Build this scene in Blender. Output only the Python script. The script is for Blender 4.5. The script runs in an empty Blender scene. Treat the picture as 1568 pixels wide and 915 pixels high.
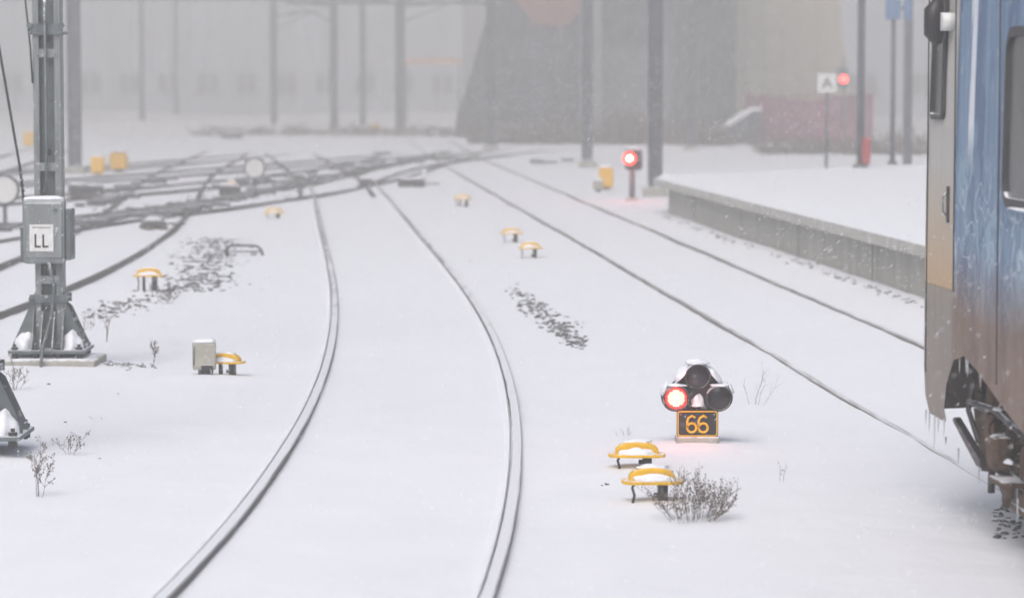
import bpy, bmesh, math, random
from mathutils import Vector, Matrix, noise, Euler
import numpy as np
random.seed(7)
S=bpy.context.scene
C=S.collection
# ------------------------------------------------------------ survey helper
CAM_H=2.43; F=4600.0; HOR=122.0
PITCH=math.atan((457.5-HOR)/F)
def G(u,v,z=0.0):
    """ground position (metres) surveyed from the photograph"""
    dx=u-784.0; dy=457.5-v
    d=Vector((dx, dy*math.sin(PITCH)+F*math.cos(PITCH), dy*math.cos(PITCH)-F*math.sin(PITCH)))
    t=(z-CAM_H)/d.z
    return Vector((d.x*t,d.y*t,z))
# ------------------------------------------------------------ materials
SNOWC=(0.735,0.757,0.82,1)
def nn(nt,t,**k):
    n=nt.nodes.new(t)
    for a,b in k.items(): setattr(n,a,b)
    return n
def mk(name,col,rough=.6,metal=0.0,var=.25,scale=8,snow=None,frost=None,col2=None,bump=0.0,streak=False,fscale=14):
    m=bpy.data.materials.new(name); m.use_nodes=True
    nt=m.node_tree; L=nt.links; p=nt.nodes['Principled BSDF']
    p.inputs['Roughness'].default_value=rough; p.inputs['Metallic'].default_value=metal
    tc=nn(nt,'ShaderNodeTexCoord'); mp=nn(nt,'ShaderNodeMapping')
    L.new(tc.outputs['Object'],mp.inputs['Vector'])
    if streak: mp.inputs['Scale'].default_value=(1,1,.12)
    no=nn(nt,'ShaderNodeTexNoise'); no.inputs['Scale'].default_value=scale; no.inputs['Detail'].default_value=6
    no.inputs['Roughness'].default_value=.65
    L.new(mp.outputs[0],no.inputs['Vector'])
    r=nn(nt,'ShaderNodeValToRGB'); L.new(no.outputs['Fac'],r.inputs['Fac'])
    c=Vector(col[:3]); a=c*(1-var); b=Vector(col2[:3]) if col2 else c*(1+var)
    r.color_ramp.elements[0].position=.32; r.color_ramp.elements[1].position=.68
    r.color_ramp.elements[0].color=(*a,1); r.color_ramp.elements[1].color=(*b,1)
    out=r.outputs['Color']
    if snow is not None or frost is not None:
        n2=nn(nt,'ShaderNodeTexNoise'); n2.inputs['Scale'].default_value=fscale; n2.inputs['Detail'].default_value=5
        L.new(tc.outputs['Object'],n2.inputs['Vector'])
        facs=[]
        if snow is not None:
            g=nn(nt,'ShaderNodeNewGeometry'); sx=nn(nt,'ShaderNodeSeparateXYZ'); L.new(g.outputs['Normal'],sx.inputs[0])
            ad=nn(nt,'ShaderNodeMath',operation='MULTIPLY_ADD'); L.new(n2.outputs['Fac'],ad.inputs[0]); ad.inputs[1].default_value=.9
            L.new(sx.outputs['Z'],ad.inputs[2])
            mr=nn(nt,'ShaderNodeMapRange'); mr.inputs['From Min'].default_value=snow; mr.inputs['From Max'].default_value=snow+.12
            L.new(ad.outputs[0],mr.inputs['Value']); facs.append(mr.outputs[0])
        if frost is not None:
            mr=nn(nt,'ShaderNodeMapRange'); mr.inputs['From Min'].default_value=frost; mr.inputs['From Max'].default_value=frost+.15
            L.new(n2.outputs['Fac'],mr.inputs['Value']); 
            mu=nn(nt,'ShaderNodeMath',operation='MULTIPLY'); mu.inputs[1].default_value=.7; L.new(mr.outputs[0],mu.inputs[0])
            facs.append(mu.outputs[0])
        f=facs[0]
        if len(facs)==2:
            mx=nn(nt,'ShaderNodeMath',operation='MAXIMUM'); L.new(facs[0],mx.inputs[0]); L.new(facs[1],mx.inputs[1]); f=mx.outputs[0]
        mi=nn(nt,'ShaderNodeMixRGB'); L.new(f,mi.inputs['Fac']); L.new(out,mi.inputs['Color1']); mi.inputs['Color2'].default_value=SNOWC
        out=mi.outputs[0]
    L.new(out,p.inputs['Base Color'])
    if bump>0:
        bp=nn(nt,'ShaderNodeBump'); bp.inputs['Strength'].default_value=bump; bp.inputs['Distance'].default_value=.02
        L.new(no.outputs['Fac'],bp.inputs['Height']); L.new(bp.outputs[0],p.inputs['Normal'])
    return m
def emis(name,col,st):
    m=bpy.data.materials.new(name); m.use_nodes=True; nt=m.node_tree
    p=nt.nodes['Principled BSDF']; p.inputs['Base Color'].default_value=(*col,1)
    p.inputs['Emission Color'].default_value=(*col,1); p.inputs['Emission Strength'].default_value=st
    return m
M={}
# snow
m=mk('snow',SNOWC,rough=.75,var=.02,scale=1.2); M['snow']=m
nt=m.node_tree; p=nt.nodes['Principled BSDF']
p.inputs['Specular IOR Level'].default_value=.15
tc=nn(nt,'ShaderNodeTexCoord'); n1=nn(nt,'ShaderNodeTexNoise'); n1.inputs['Scale'].default_value=2.5; n1.inputs['Detail'].default_value=6
nt.links.new(tc.outputs['Object'],n1.inputs['Vector'])
b=nn(nt,'ShaderNodeBump'); b.inputs['Strength'].default_value=.45; b.inputs['Distance'].default_value=.04
nt.links.new(n1.outputs['Fac'],b.inputs['Height']); nt.links.new(b.outputs[0],p.inputs['Normal'])
M['flake']=mk('snow_flake',(.74,.76,.82),.9,0,.02,1)
M['galv']=mk('galvanised_steel',(.20,.22,.23),.5,.25,.3,10,snow=1.0,frost=.62,streak=True)
M['galvd']=mk('dark_galvanised',(.11,.13,.14),.55,.3,.3,9,snow=1.0,frost=.66)
M['farsteel']=mk('mast_steel',(.09,.105,.125),.6,.2,.2,2)
M['rust']=mk('rusty_steel',(.075,.045,.032),.8,.1,.45,20,snow=1.2,frost=.68,col2=(.14,.085,.06))
M['darkm']=mk('dark_metal',(.03,.03,.033),.5,.2,.3,14,snow=1.2)
M['black']=mk('black_paint',(.018,.016,.02),.45,0,.3,20)
M['sig']=mk('signal_housing',(.03,.025,.032),.5,0,.3,20,snow=.8,frost=.6,fscale=24)
M['yellow']=mk('yellow_plastic',(.70,.40,.004),.7,0,.15,20,snow=1.36,fscale=45)
M['yellowp']=mk('yellow_paint',(.74,.42,.01),.6,0,.08,20)
M['conc']=mk('concrete',(.32,.315,.29),.85,0,.22,3,snow=1.3,bump=.3,streak=True)
M['concl']=mk('concrete_edge',(.42,.415,.39),.85,0,.15,5,snow=1.15,frost=.6,bump=.3,fscale=5)
M['jnt']=mk('concrete_joint',(.17,.165,.15),.85,0,.2,5)
M['boxg']=mk('cabinet_grey',(.34,.33,.29),.6,0,.2,12,snow=1.3,frost=.66)
M['plate']=mk('white_sign',(.62,.63,.64),.5,0,.12,20)
M['stone']=mk('ballast_stone',(.06,.06,.065),.85,0,.5,30,snow=1.36,fscale=40)
M['twig']=mk('dry_stem',(.11,.085,.07),.8,0,.4,30,snow=1.3)
M['redp']=mk('red_paint',(.35,.03,.03),.5,0,.1,10)
M['bluep']=mk('blue_paint',(.10,.18,.34),.5,0,.1,10)
M['glass']=mk('dark_glass',(.065,.07,.075),.2,0,.2,6,frost=.66)
M['redon']=emis('red_lamp_on',(1,.03,.022),3.0)
M['redhot']=emis('red_lamp_led',(1,.62,.5),5.5)
M['lens']=mk('dark_lens',(.035,.03,.04),.25,0,.4,60)
def railmat(name,thr,sidec,far=-.5):
    m=bpy.data.materials.new(name); m.use_nodes=True; nt=m.node_tree; L=nt.links; p=nt.nodes['Principled BSDF']
    p.inputs['Roughness'].default_value=.6
    tc=nn(nt,'ShaderNodeTexCoord'); mp=nn(nt,'ShaderNodeMapping'); mp.inputs['Scale'].default_value=(9,1.0,9)
    L.new(tc.outputs['Object'],mp.inputs[0]); no=nn(nt,'ShaderNodeTexNoise'); no.inputs['Scale'].default_value=1; no.inputs['Detail'].default_value=6
    L.new(mp.outputs[0],no.inputs['Vector'])
    g=nn(nt,'ShaderNodeNewGeometry'); sx=nn(nt,'ShaderNodeSeparateXYZ'); L.new(g.outputs['Normal'],sx.inputs[0])
    sp=nn(nt,'ShaderNodeSeparateXYZ'); L.new(g.outputs['Position'],sp.inputs[0])
    yr=nn(nt,'ShaderNodeMapRange'); yr.inputs['From Min'].default_value=20; yr.inputs['From Max'].default_value=44
    yr.inputs['To Min'].default_value=0; yr.inputs['To Max'].default_value=far; L.new(sp.outputs['Y'],yr.inputs['Value'])
    a=nn(nt,'ShaderNodeMath',operation='ADD'); L.new(no.outputs['Fac'],a.inputs[0]); L.new(yr.outputs[0],a.inputs[1])
    a2=nn(nt,'ShaderNodeMath',operation='ADD'); L.new(a.outputs[0],a2.inputs[0]); L.new(sx.outputs['Z'],a2.inputs[1])
    mr=nn(nt,'ShaderNodeMapRange'); mr.inputs['From Min'].default_value=thr; mr.inputs['From Max'].default_value=thr+.45; L.new(a2.outputs[0],mr.inputs['Value'])
    mi=nn(nt,'ShaderNodeMixRGB'); L.new(mr.outputs[0],mi.inputs['Fac']); mi.inputs['Color1'].default_value=(*sidec,1); mi.inputs['Color2'].default_value=(.70,.72,.78,1)
    L.new(mi.outputs[0],p.inputs['Base Color']); return m
M['rail']=railmat('rail_steel',.88,(.10,.095,.095),-.36)
M['rail2']=railmat('rail_steel_worn',1.1,(.14,.13,.125),-.40)
M['rail3']=railmat('rail_steel_bare',1.45,(.06,.055,.053))
# ------------------------------------------------------------ mesh helpers
def empty(name,loc=(0,0,0),rz=0):
    o=bpy.data.objects.new(name,None); o.empty_display_size=.2; o.location=loc; o.rotation_euler=(0,0,rz); C.objects.link(o); return o
def obj(name,verts,faces,mat,parent=None,smooth=False,bevel=0,loc=None,seg=2):
    me=bpy.data.meshes.new(name); me.from_pydata([tuple(v) for v in verts],[],faces); me.update()
    bm=bmesh.new(); bm.from_mesh(me); bmesh.ops.recalc_face_normals(bm,faces=bm.faces); bm.to_mesh(me); bm.free()
    o=bpy.data.objects.new(name,me); C.objects.link(o)
    if mat: me.materials.append(mat)
    if smooth: 
        for p in me.polygons: p.use_smooth=True
    if parent: o.parent=parent
    if loc is not None: o.location=loc
    if bevel>0:
        b=o.modifiers.new('bevel','BEVEL'); b.width=bevel; b.segments=seg; b.limit_method='ANGLE'
    return o
def box(name,c,s,mat,parent=None,bevel=0,rot=None):
    x,y,z=[a/2 for a in s]
    vs=[Vector((i*x,j*y,k*z)) for i in(-1,1) for j in(-1,1) for k in(-1,1)]
    fs=[(0,1,3,2),(4,6,7,5),(0,4,5,1),(2,3,7,6),(0,2,6,4),(1,5,7,3)]
    o=obj(name,vs,fs,mat,parent,bevel=bevel,loc=c)
    if rot: o.rotation_euler=rot
    return o
def tube_data(pts,r,seg=6,caps=True):
    pts=[Vector(p) for p in pts]; n=len(pts)
    rs=r if isinstance(r,(list,tuple)) else [r]*n
    V=[];Fc=[]; prev=None
    for i,p in enumerate(pts):
        t=(pts[min(i+1,n-1)]-pts[max(i-1,0)]).normalized()
        ref=Vector((0,0,1)) if abs(t.z)<.95 else Vector((0,1,0))
        if prev is not None: a=(prev-t*prev.dot(t)).normalized()
        else: a=t.cross(ref).normalized()
        prev=a; b=t.cross(a)
        for k in range(seg):
            an=2*math.pi*k/seg; V.append(p+(a*math.cos(an)+b*math.sin(an))*rs[i])
    for i in range(n-1):
        for k in range(seg):
            k2=(k+1)%seg; Fc.append((i*seg+k,i*seg+k2,(i+1)*seg+k2,(i+1)*seg+k))
    if caps: Fc.append(tuple(range(seg))); Fc.append(tuple(range((n-1)*seg,n*seg)))
    return V,Fc
def tube(name,pts,r,mat,parent=None,seg=10,smooth=True):
    V,Fc=tube_data(pts,r,seg); o=obj(name,V,Fc,mat,parent,smooth=smooth)
    if smooth:
        for p in o.data.polygons:
            if len(p.vertices)>4: p.use_smooth=False
    return o
def prism(name,pts,y0,y1,mat,parent=None,bevel=0,axis='y'):
    n=len(pts)
    if axis=='y': V=[(a,y0,b) for a,b in pts]+[(a,y1,b) for a,b in pts]
    elif axis=='x': V=[(y0,a,b) for a,b in pts]+[(y1,a,b) for a,b in pts]
    else: V=[(a,b,y0) for a,b in pts]+[(a,b,y1) for a,b in pts]
    Fc=[tuple(range(n)),tuple(range(2*n-1,n-1,-1))]+[(i,(i+1)%n,(i+1)%n+n,i+n) for i in range(n)]
    return obj(name,V,Fc,mat,parent,bevel=bevel)
def blob(name,c,s,mat,parent=None,p=2.5,amp=.12,seed=0,half=True):
    """soft lump of snow: superellipsoid, flattened below"""
    V=[];Fc=[];nu=24;nv=12
    def sp(a,e): return math.copysign(abs(a)**e,a)
    e=2/p
    for j in range(nv+1):
        ph=-math.pi/2+math.pi*j/nv
        for i in range(nu):
            th=2*math.pi*i/nu
            x=sp(math.cos(ph),e)*sp(math.cos(th),e); y=sp(math.cos(ph),e)*sp(math.sin(th),e); z=math.sin(ph)
            k=1+amp*noise.noise(Vector((x*1.7+seed,y*1.7,z*1.7)))
            if half and z<0: z*=.15
            V.append((x*s[0]/2*k,y*s[1]/2*k,z*s[2]*k))
    for j in range(nv):
        for i in range(nu):
            i2=(i+1)%nu; Fc.append((j*nu+i,j*nu+i2,(j+1)*nu+i2,(j+1)*nu+i))
    o=obj(name,V,Fc,mat,parent,smooth=True,loc=c); return o
def multi(name,items,mat,parent=None,smooth=False):
    V=[];Fc=[]
    for v,f in items:
        k=len(V); V+=v; Fc+=[tuple(i+k for i in q) for q in f]
    return obj(name,V,Fc,mat,parent,smooth=smooth)
def boxd(c,s):
    x,y,z=[a/2 for a in s]; c=Vector(c)
    return [c+Vector((i*x,j*y,k*z)) for i in(-1,1) for j in(-1,1) for k in(-1,1)],[(0,1,3,2),(4,6,7,5),(0,4,5,1),(2,3,7,6),(0,2,6,4),(1,5,7,3)]
def text(name,s,size,loc,mat,parent,ext=.002,rot=(math.pi/2,0,0)):
    cu=bpy.data.curves.new(name,'FONT'); cu.body=s; cu.size=size; cu.extrude=ext; cu.align_x='CENTER'; cu.align_y='CENTER'
    o=bpy.data.objects.new(name,cu); C.objects.link(o); cu.materials.append(mat); o.parent=parent; o.location=loc; o.rotation_euler=rot; return o
# ------------------------------------------------------------ ground
mounds=[]
def gz(x,y):
    z=.022*noise.noise(Vector((x*.5,y*.28,0)))+.008*noise.noise(Vector((x*2.1,y*1.5,3)))
    z+=.003*noise.noise(Vector((x*6,y*5,9)))
    if y>85:
        k=min((y-85)/50,1); z+=k*(.35*noise.noise(Vector((x*.09,y*.05,5)))+.12)
    if abs(x)>14: 
        z+=min((abs(x)-14)/20,1)*.5*noise.noise(Vector((x*.08,y*.08,1)))
    px=4.42-.0835*(y-32.0)
    if 12<y<54 and x<px+.4:
        dd=px-x
        if dd<1.2: z+=.10*(1-max(dd,0)/1.2)**2
    for mx,my,r,h in mounds:
        q=((x-mx)**2+(y-my)**2)/(r*r)
        if q<6: z+=h*math.exp(-q)
    return z
for (u,v,r,h) in [(1067,684,.35,.035),(980,722,.3,.03),(1005,772,.3,.02),(79,566,.9,.05),(313,582,.4,.04),(-38,695,.6,.05),(228,452,.5,.04)]:
    g=G(u,v); mounds.append((g.x,g.y,r,h))
def rng(a,b,s): return list(np.arange(a,b,s))
xs=rng(-900,-100,100)+rng(-100,-20,8)+rng(-20,-9,.6)+rng(-9,7,.13)+rng(7,20,.6)+rng(20,100,8)+rng(100,901,100)
ys=rng(-300,-20,40)+rng(-20,8,2)+rng(8,45,.13)+rng(45,80,.35)+rng(80,150,1.2)+rng(150,300,10)+rng(300,1401,100)
V=[(x,y,gz(x,y)) for y in ys for x in xs]; nx=len(xs)
Fc=[(j*nx+i,j*nx+i+1,(j+1)*nx+i+1,(j+1)*nx+i) for j in range(len(ys)-1) for i in range(nx-1)]
obj('snow_ground',V,Fc,M['snow'],smooth=True)
# ------------------------------------------------------------ tracks
def sweep(name,pts,prof,mat,parent,topf=None):
    V=[];Fc=[];n=len(prof)
    for i,p in enumerate(pts):
        a=pts[max(i-1,0)]; b=pts[min(i+1,len(pts)-1)]
        t=Vector((b[0]-a[0],b[1]-a[1],0)).normalized(); r=Vector((t.y,-t.x,0))
        dz=topf(p[0],p[1]) if topf else 0
        for o,z in prof: V.append((p[0]+r.x*o,p[1]+r.y*o,z+dz))
    for i in range(len(pts)-1):
        for k in range(n-1): Fc.append((i*n+k,i*n+k+1,(i+1)*n+k+1,(i+1)*n+k))
    return obj(name,V,Fc,mat,parent,smooth=False)
def track(name,cl,mat,top=.04,snowridge=True,gauge=1.435,topf=None,hw=.033):
    e=empty(name)
    for sgn,nm in((-1,'rail_left'),(1,'rail_right')):
        o=sgn*(gauge/2+.035)
        pr=[(o-hw,-.12),(o-hw,top-.007),(o-hw+.007,top),(o+hw-.007,top),(o+hw,top-.007),(o+hw,-.12)]
        sweep(nm,cl,pr,mat,e,topf)
        if snowridge:
            s2=-1
            a=o+s2*(hw+.010); b=o+s2*(hw+.028); w=o+s2*(hw+.09)
            pr=[(a,-.03),(a,top*.6),(a+s2*.008,top*.78),(b,top*.62),(w,-.02)]
            sweep('snow_ridge',cl,pr,M['snow'],e,topf)
    return e
def railcl(samples):
    Y=[];X=[]
    for u,v in samples:
        g=G(u,v,.03); Y.append(g.y); X.append(g.x)
    return np.array(Y),np.array(X)
def smoothcl(Y,X,y0,y1,deg,step=.4):
    ym=Y.mean(); c=np.polyfit(Y-ym,X,deg)
    f=lambda y:np.polyval(c,y-ym); df=lambda y:np.polyval(np.polyder(c),y-ym)
    lo,hi=Y.min(),Y.max(); out=[]
    for y in np.arange(y0,y1,step):
        if y<lo: x=f(lo)+df(lo)*(y-lo)+.0014*(-(y-lo)**2)
        elif y>hi: x=f(hi)+df(hi)*(y-hi)
        else: x=f(y)
        out.append((float(x),float(y)))
    return out
left=[(268,915),(330,845),(400,757),(425,720),(455,673),(492,608),(511,560),(518,520),(518,480),(512,435),(505,398),(497,352),(489,320),(482,291)]
right=[(738,915),(753,860),(766,800),(775,720),(778,660),(776,610),(768,562),(753,517),(727,470),(700,430),(668,390),(632,350),(607,320),(583,292)]
Yl,Xl=railcl(left); Yr,Xr=railcl(right)
order=np.argsort(Yl); Yl=Yl[order]; Xl=Xl[order]; order=np.argsort(Yr); Yr=Yr[order]; Xr=Xr[order]
yy=np.linspace(14.2,65,60); xc=(np.interp(yy,Yl,Xl)+np.interp(yy,Yr,Xr))/2
main=smoothcl(yy,xc,4,69,5)
track('main_railway_track',main,M['rail'],topf=lambda x,y:.6*(gz(x-.75,y)+gz(x+.75,y))/2)
Y2,X2=railcl([(1480,704),(1300,606),(1215,560),(1150,515),(1080,475),(1000,430),(940,400),(870,360),(800,320),(710,268)])
c2=np.polyfit(Y2,X2,1)
track2=[(float(np.polyval(c2,y))+.72,float(y)) for y in np.arange(3,112,.5)]
track('platform_railway_track',track2,M['rail2'],top=.022,snowridge=False,hw=.03,topf=lambda x,y:(gz(x-.75,y)+gz(x+.75,y))/2-.021*(1-min(max((y-19)/9,0),1)))
a1=[(0,478),(100,445),(200,400),(260,345),(310,290),(335,260)]
Y3,X3=railcl(a1); o3=np.argsort(Y3); Y3=Y3[o3]; X3=X3[o3]
A=smoothcl(Y3,X3-.72,20,105,3)
track('siding_railway_track',A,M['rail3'],top=.06,snowridge=False,hw=.035)
def off(cl,d,k=0): return [(x+d+k*(y-40),y) for x,y in cl]
track('siding_railway_track',off(A,-4.4,-.03),M['rail3'],top=.065,snowridge=False,hw=.036)
track('siding_railway_track',off(A,-9.0,-.06),M['rail3'],top=.065,snowridge=False,hw=.036)
def crossover(pts,nm='crossover_railway_track'):
    P=[Vector(p) for p in pts]; out=[]
    n=len(P)
    for i in range(n-1):
        p0=P[max(i-1,0)];p1=P[i];p2=P[i+1];p3=P[min(i+2,n-1)]
        for t in np.linspace(0,1,14,endpoint=False):
            q=.5*((2*p1)+(p2-p0)*t+(2*p0-5*p1+4*p2-p3)*t*t+(-p0+3*p1-3*p2+p3)*t**3); out.append((q.x,q.y))
    out.append(tuple(P[-1])); track(nm,out,M['rail3'],top=.062,snowridge=False,hw=.036)
crossover([(-8.6,43),(-7.4,50),(-5.6,58),(-4.2,66),(-3.2,76),(-2.2,92),(-.5,112)])
crossover([(-13,52),(-10.5,58),(-7.6,66),(-5.2,76),(-3.6,90),(-3,110)])
crossover([(-3.6,62),(-4.6,74),(-6.6,92),(-9,112)])
crossover([(-18,58),(-14,64),(-10,72),(-6.5,84),(-2,100),(5,122)])
crossover([(-16,70),(-12,80),(-9,90),(-7,104),(-6,125)])
crossover([(-4.0,70),(-3.0,84),(0.2,100),(6,116),(14,128)])
gear=[];rnd=random.Random(3)
for (u0,v0,u1,v1,n) in [(125,345,300,318,30),(290,322,480,276,34),(480,275,650,245,22),(500,260,690,238,12),(0,352,120,340,12),(140,300,260,272,12),(120,320,200,300,12),(330,290,470,268,8),(560,238,880,250,10)]:
    for i in range(n):
        t=rnd.random(); g=G(u0+(u1-u0)*t+rnd.uniform(-8,8),v0+(v1-v0)*t+rnd.uniform(-3,3))
        l=rnd.uniform(.15,.6); h=rnd.uniform(.03,.08)
        v,f=boxd((0,0,0),(l,rnd.uniform(.12,.35),h*2)); R=Matrix.Rotation(rnd.uniform(-.25,.25),3,'Z')
        gear.append(([R@q+Vector((g.x,g.y,gz(g.x,g.y)+h*.25)) for q in v],f))
multi('railway_switch_sleepers',gear,M['stone'])
def point_machine(u,v,w=.7,h=.22,rz=0):
    g=G(u,v); e=empty('point_machine',(g.x,g.y,0),rz)
    box('housing',(0,0,h/2),(w,.4,h),M['darkm'],e,.02); box('lid',(0,0,h+.012),(w*.94,.36,.03),M['darkm'],e,.01)
    tube('drive_rod',[(w/2-.05,0,.08),(w/2+.35,0,.07)],.02,M['rust'],e,8)
    box('foot_left',(-w*.35,0,.02),(.12,.6,.06),M['rust'],e); box('foot_right',(w*.35,0,.02),(.12,.6,.06),M['rust'],e)
    blob('snow_cap',(0,0,h+.027),(w*.8,.3,.035),M['snow'],e,4)
for a in [(630,286,.6,.16,0),(235,350,.35,.12,.3),(140,300,.5,.2,.2),(352,300,.45,.2,.1),(120,302,.4,.24,.2),(355,215,.8,.3,0),(560,285,.3,.15,0)]:
    point_machine(*a)
# ------------------------------------------------------------ yellow hooded track markers
def marker(u,v,sc=1,rz=0,post=.085,legs=1):
    g=G(u,v); z0=gz(g.x,g.y); e=empty('yellow_track_marker',(g.x,g.y,z0),rz); e.scale=(sc,)*3
    pts=[]
    for i in range(28):
        t=2*math.pi*i/28; pts.append((math.copysign(abs(math.cos(t))**.45,math.cos(t))*.168,math.copysign(abs(math.sin(t))**.6,math.sin(t))*.10))
    prism('brim',pts,post,post+.018,M['yellow'],e,.005,'z')
    V=[];Fc=[]
    prof=[(-.128,0),(-.124,.03),(-.10,.055),(-.06,.069),(0,.074),(.06,.069),(.10,.055),(.124,.03),(.128,0)]
    for k,(yy_,s) in enumerate([(-.045,.80),(-.04,.95),(0,1),(.045,.93),(.06,.7)]):
        for a,b_ in prof: V.append((a*(.9+.1*s),yy_,post+.016+b_*s))
    m_=len(prof)
    for k in range(4):
        for i in range(m_-1): Fc.append((k*m_+i,k*m_+i+1,(k+1)*m_+i+1,(k+1)*m_+i))
    Fc.append(tuple(range(m_))); Fc.append(tuple(range(4*m_,5*m_)))
    o=obj('hood',V,Fc,M['yellow'],e)
    blob('snow_front',(0.0,-.062,post+.018),(.21,.065,.036),M['snow'],e,2.2,.4,u)
    blob('snow_top',(-.0,.015,post+.016+.066),(.16,.08,.018),M['snow'],e,2.2,.4,v)
    box('post',(.06,0,post/2-.05),(.055,.05,post+.1),M['black'],e,.006)
    box('post_bracket',(.035,-.01,.03),(.05,.03,.025),M['black'],e,.004)
    tube('cable',[(-.10,-.03,post),(-.112,-.05,post-.02),(-.10,-.055,post-.06),(-.115,-.06,-.03)],.008,M['black'],e,6)
    if legs>1: box('post_front',(-.05,.01,post/2-.05),(.03,.04,post+.1),M['black'],e,.006)
marker(998,772,1.05,.05,.095); marker(975,724,1.06,-.03,.062)
marker(812,395,1.05,0,.12); marker(783,371,1.05,.1,.12); marker(709,316,1.15,0,.12,2)
marker(420,334,1.15,.1,.07); marker(228,450,1.1,.1,.15,2); marker(346,578,.95,-.25,.10,2)
# ------------------------------------------------------------ dwarf signal 66
g=G(1067,684); sg=empty('dwarf_railway_signal',(g.x,g.y,gz(g.x,g.y)-.012)); sgl=g.copy()
def ring(name,c,r0,r1,y0,y1,mat,par,seg=32,slope=0):
    V=[];Fc=[]
    for i in range(seg):
        t=2*math.pi*i/seg; s=math.sin(t); c_=math.cos(t)
        yf=y0+slope*(1-s)/2
        for r,y in((r1,y1),(r1*.985,yf),(r0,yf),(r0,y1)):
            V.append((c[0]+r*c_,y,c[1]+r*s))
    for i in range(seg):
        j=(i+1)%seg
        for k in range(4):
            k2=(k+1)%4; Fc.append((i*4+k,j*4+k,j*4+k2,i*4+k2))
    return obj(name,V,Fc,mat,par,smooth=False)
def disc(name,c,r,y,mat,par,seg=32,dome=.012):
    V=[(c[0],y-dome,c[1])];Fc=[];rings=5
    for k in range(1,rings+1):
        rr=r*k/rings
        for i in range(seg):
            t=2*math.pi*i/seg; V.append((c[0]+rr*math.cos(t),y-dome*(1-(k/rings)**2),c[1]+rr*math.sin(t)))
    for i in range(seg): Fc.append((0,1+i,1+(i+1)%seg))
    for k in range(rings-1):
        for i in range(seg):
            a=1+k*seg+i; b_=1+k*seg+(i+1)%seg; Fc.append((a,b_,b_+seg,a+seg))
    return obj(name,V,Fc,mat,par,smooth=True)
lamps=[(-.142,.30,True),(.142,.30,False),(0,.445,False)]
def hull3(R):
    out=[]
    for cx,cz,a0,a1 in [(.142,.30,-90,30),(0,.445,30,150),(-.142,.30,150,270)]:
        for k in range(13):
            t=math.radians(a0+(a1-a0)*k/12); out.append((cx+R*math.cos(t),cz+R*math.sin(t)))
    return out
V=[];Fc=[];L_=[(.09,-.02),(.096,.0),(.094,.10),(.075,.16),(.03,.2)]
for R,y in L_:
    for a,b_ in hull3(R): V.append((a,y,b_))
n=39
for k in range(len(L_)-1):
    for i in range(n): Fc.append((k*n+i,k*n+(i+1)%n,(k+1)*n+(i+1)%n,(k+1)*n+i))
Fc.append(tuple(range(n))); Fc.append(tuple(range((len(L_)-1)*n,len(L_)*n)))
obj('housing',V,Fc,M['sig'],sg)
for i,(cx,cz,on) in enumerate(lamps):
    ring('lamp_hood',(cx,cz),.078,.088,-.13,-.015,M['sig'],sg,slope=.07)
    ring('lamp_bezel',(cx,cz),.070,.0775,-.055,-.018,M['black'],sg)
    disc('lamp_lens',(cx,cz),.0765,-.05,M['redon'] if on else M['lens'],sg)
    dots=[]
    for a in range(-6,7):
        for b_ in range(-7,8):
            x=a*.0145+(b_%2)*.00725; z=b_*.0125
            if x*x+z*z<(.056 if on else .066)**2:
                yy_=-.052-.012*(1-(x*x+z*z)/.0765**2); 
                v,f=tube_data([(cx+x,yy_+.004,cz+z),(cx+x,yy_-.001,cz+z)],.0044,6); dots.append((v,f))
    multi('led_dots' if on else 'lens_facets',dots,M['redhot'] if on else M['darkm'],sg)
def lampglow(par,loc,en,r=.05,col=(1,.05,.04)):
    l=bpy.data.lights.new('lamp_light','POINT'); l.energy=en; l.color=col; l.shadow_soft_size=r
    o=bpy.data.objects.new('lamp_light',l); C.objects.link(o); o.parent=par; o.location=loc
lampglow(sg,(-.142,-.2,.30),1.6,.05)
blob('snow_top',(0,.02,.525),(.16,.2,.035),M['snow'],sg,2.2,.3,1)
for s in(-1,1):
    o=blob('snow_shoulder',(s*.105,.0,.445),(.15,.24,.035),M['snow'],sg,2.2,.3,s+4); o.rotation_euler=(0,s*.85,0)
    o=blob('snow_side',(s*.215,.0,.36),(.10,.22,.022),M['snow'],sg,2.2,.3,s+8); o.rotation_euler=(0,s*1.2,0)
    o=blob('hood_snow',(s*.142,-.07,.386),(.14,.12,.014),M['snow'],sg,2.2,.3,s+2)
blob('hood_snow',(0,-.07,.531),(.12,.12,.014),M['snow'],sg,2.2,.3,9)
blob('snow_middle',(0,-.03,.25),(.10,.07,.07),M['snow'],sg,1.8,.4,3)
def rrect(w,h,r,seg=5):
    out=[]
    for cx,cz,a0 in [(w/2-r,h/2-r,0),(-w/2+r,h/2-r,90),(-w/2+r,-h/2+r,180),(w/2-r,-h/2+r,270)]:
        for k in range(seg+1):
            t=math.radians(a0+90*k/seg); out.append((cx+r*math.cos(t),cz+r*math.sin(t)))
    return out
zc=.132
prism('number_plate',[(a,b_+zc) for a,b_ in rrect(.275,.178,.02)],-.06,-.045,M['black'],sg)
O=[(a,b_+zc) for a,b_ in rrect(.265,.168,.018)]; I=[(a,b_+zc) for a,b_ in rrect(.25,.153,.013)]
V=[(a,-.0625,b_) for a,b_ in O]+[(a,-.0625,b_) for a,b_ in I]; n=len(O)
obj('plate_border',V,[(i,(i+1)%n,(i+1)%n+n,i+n) for i in range(n)],M['yellowp'],sg)
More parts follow.
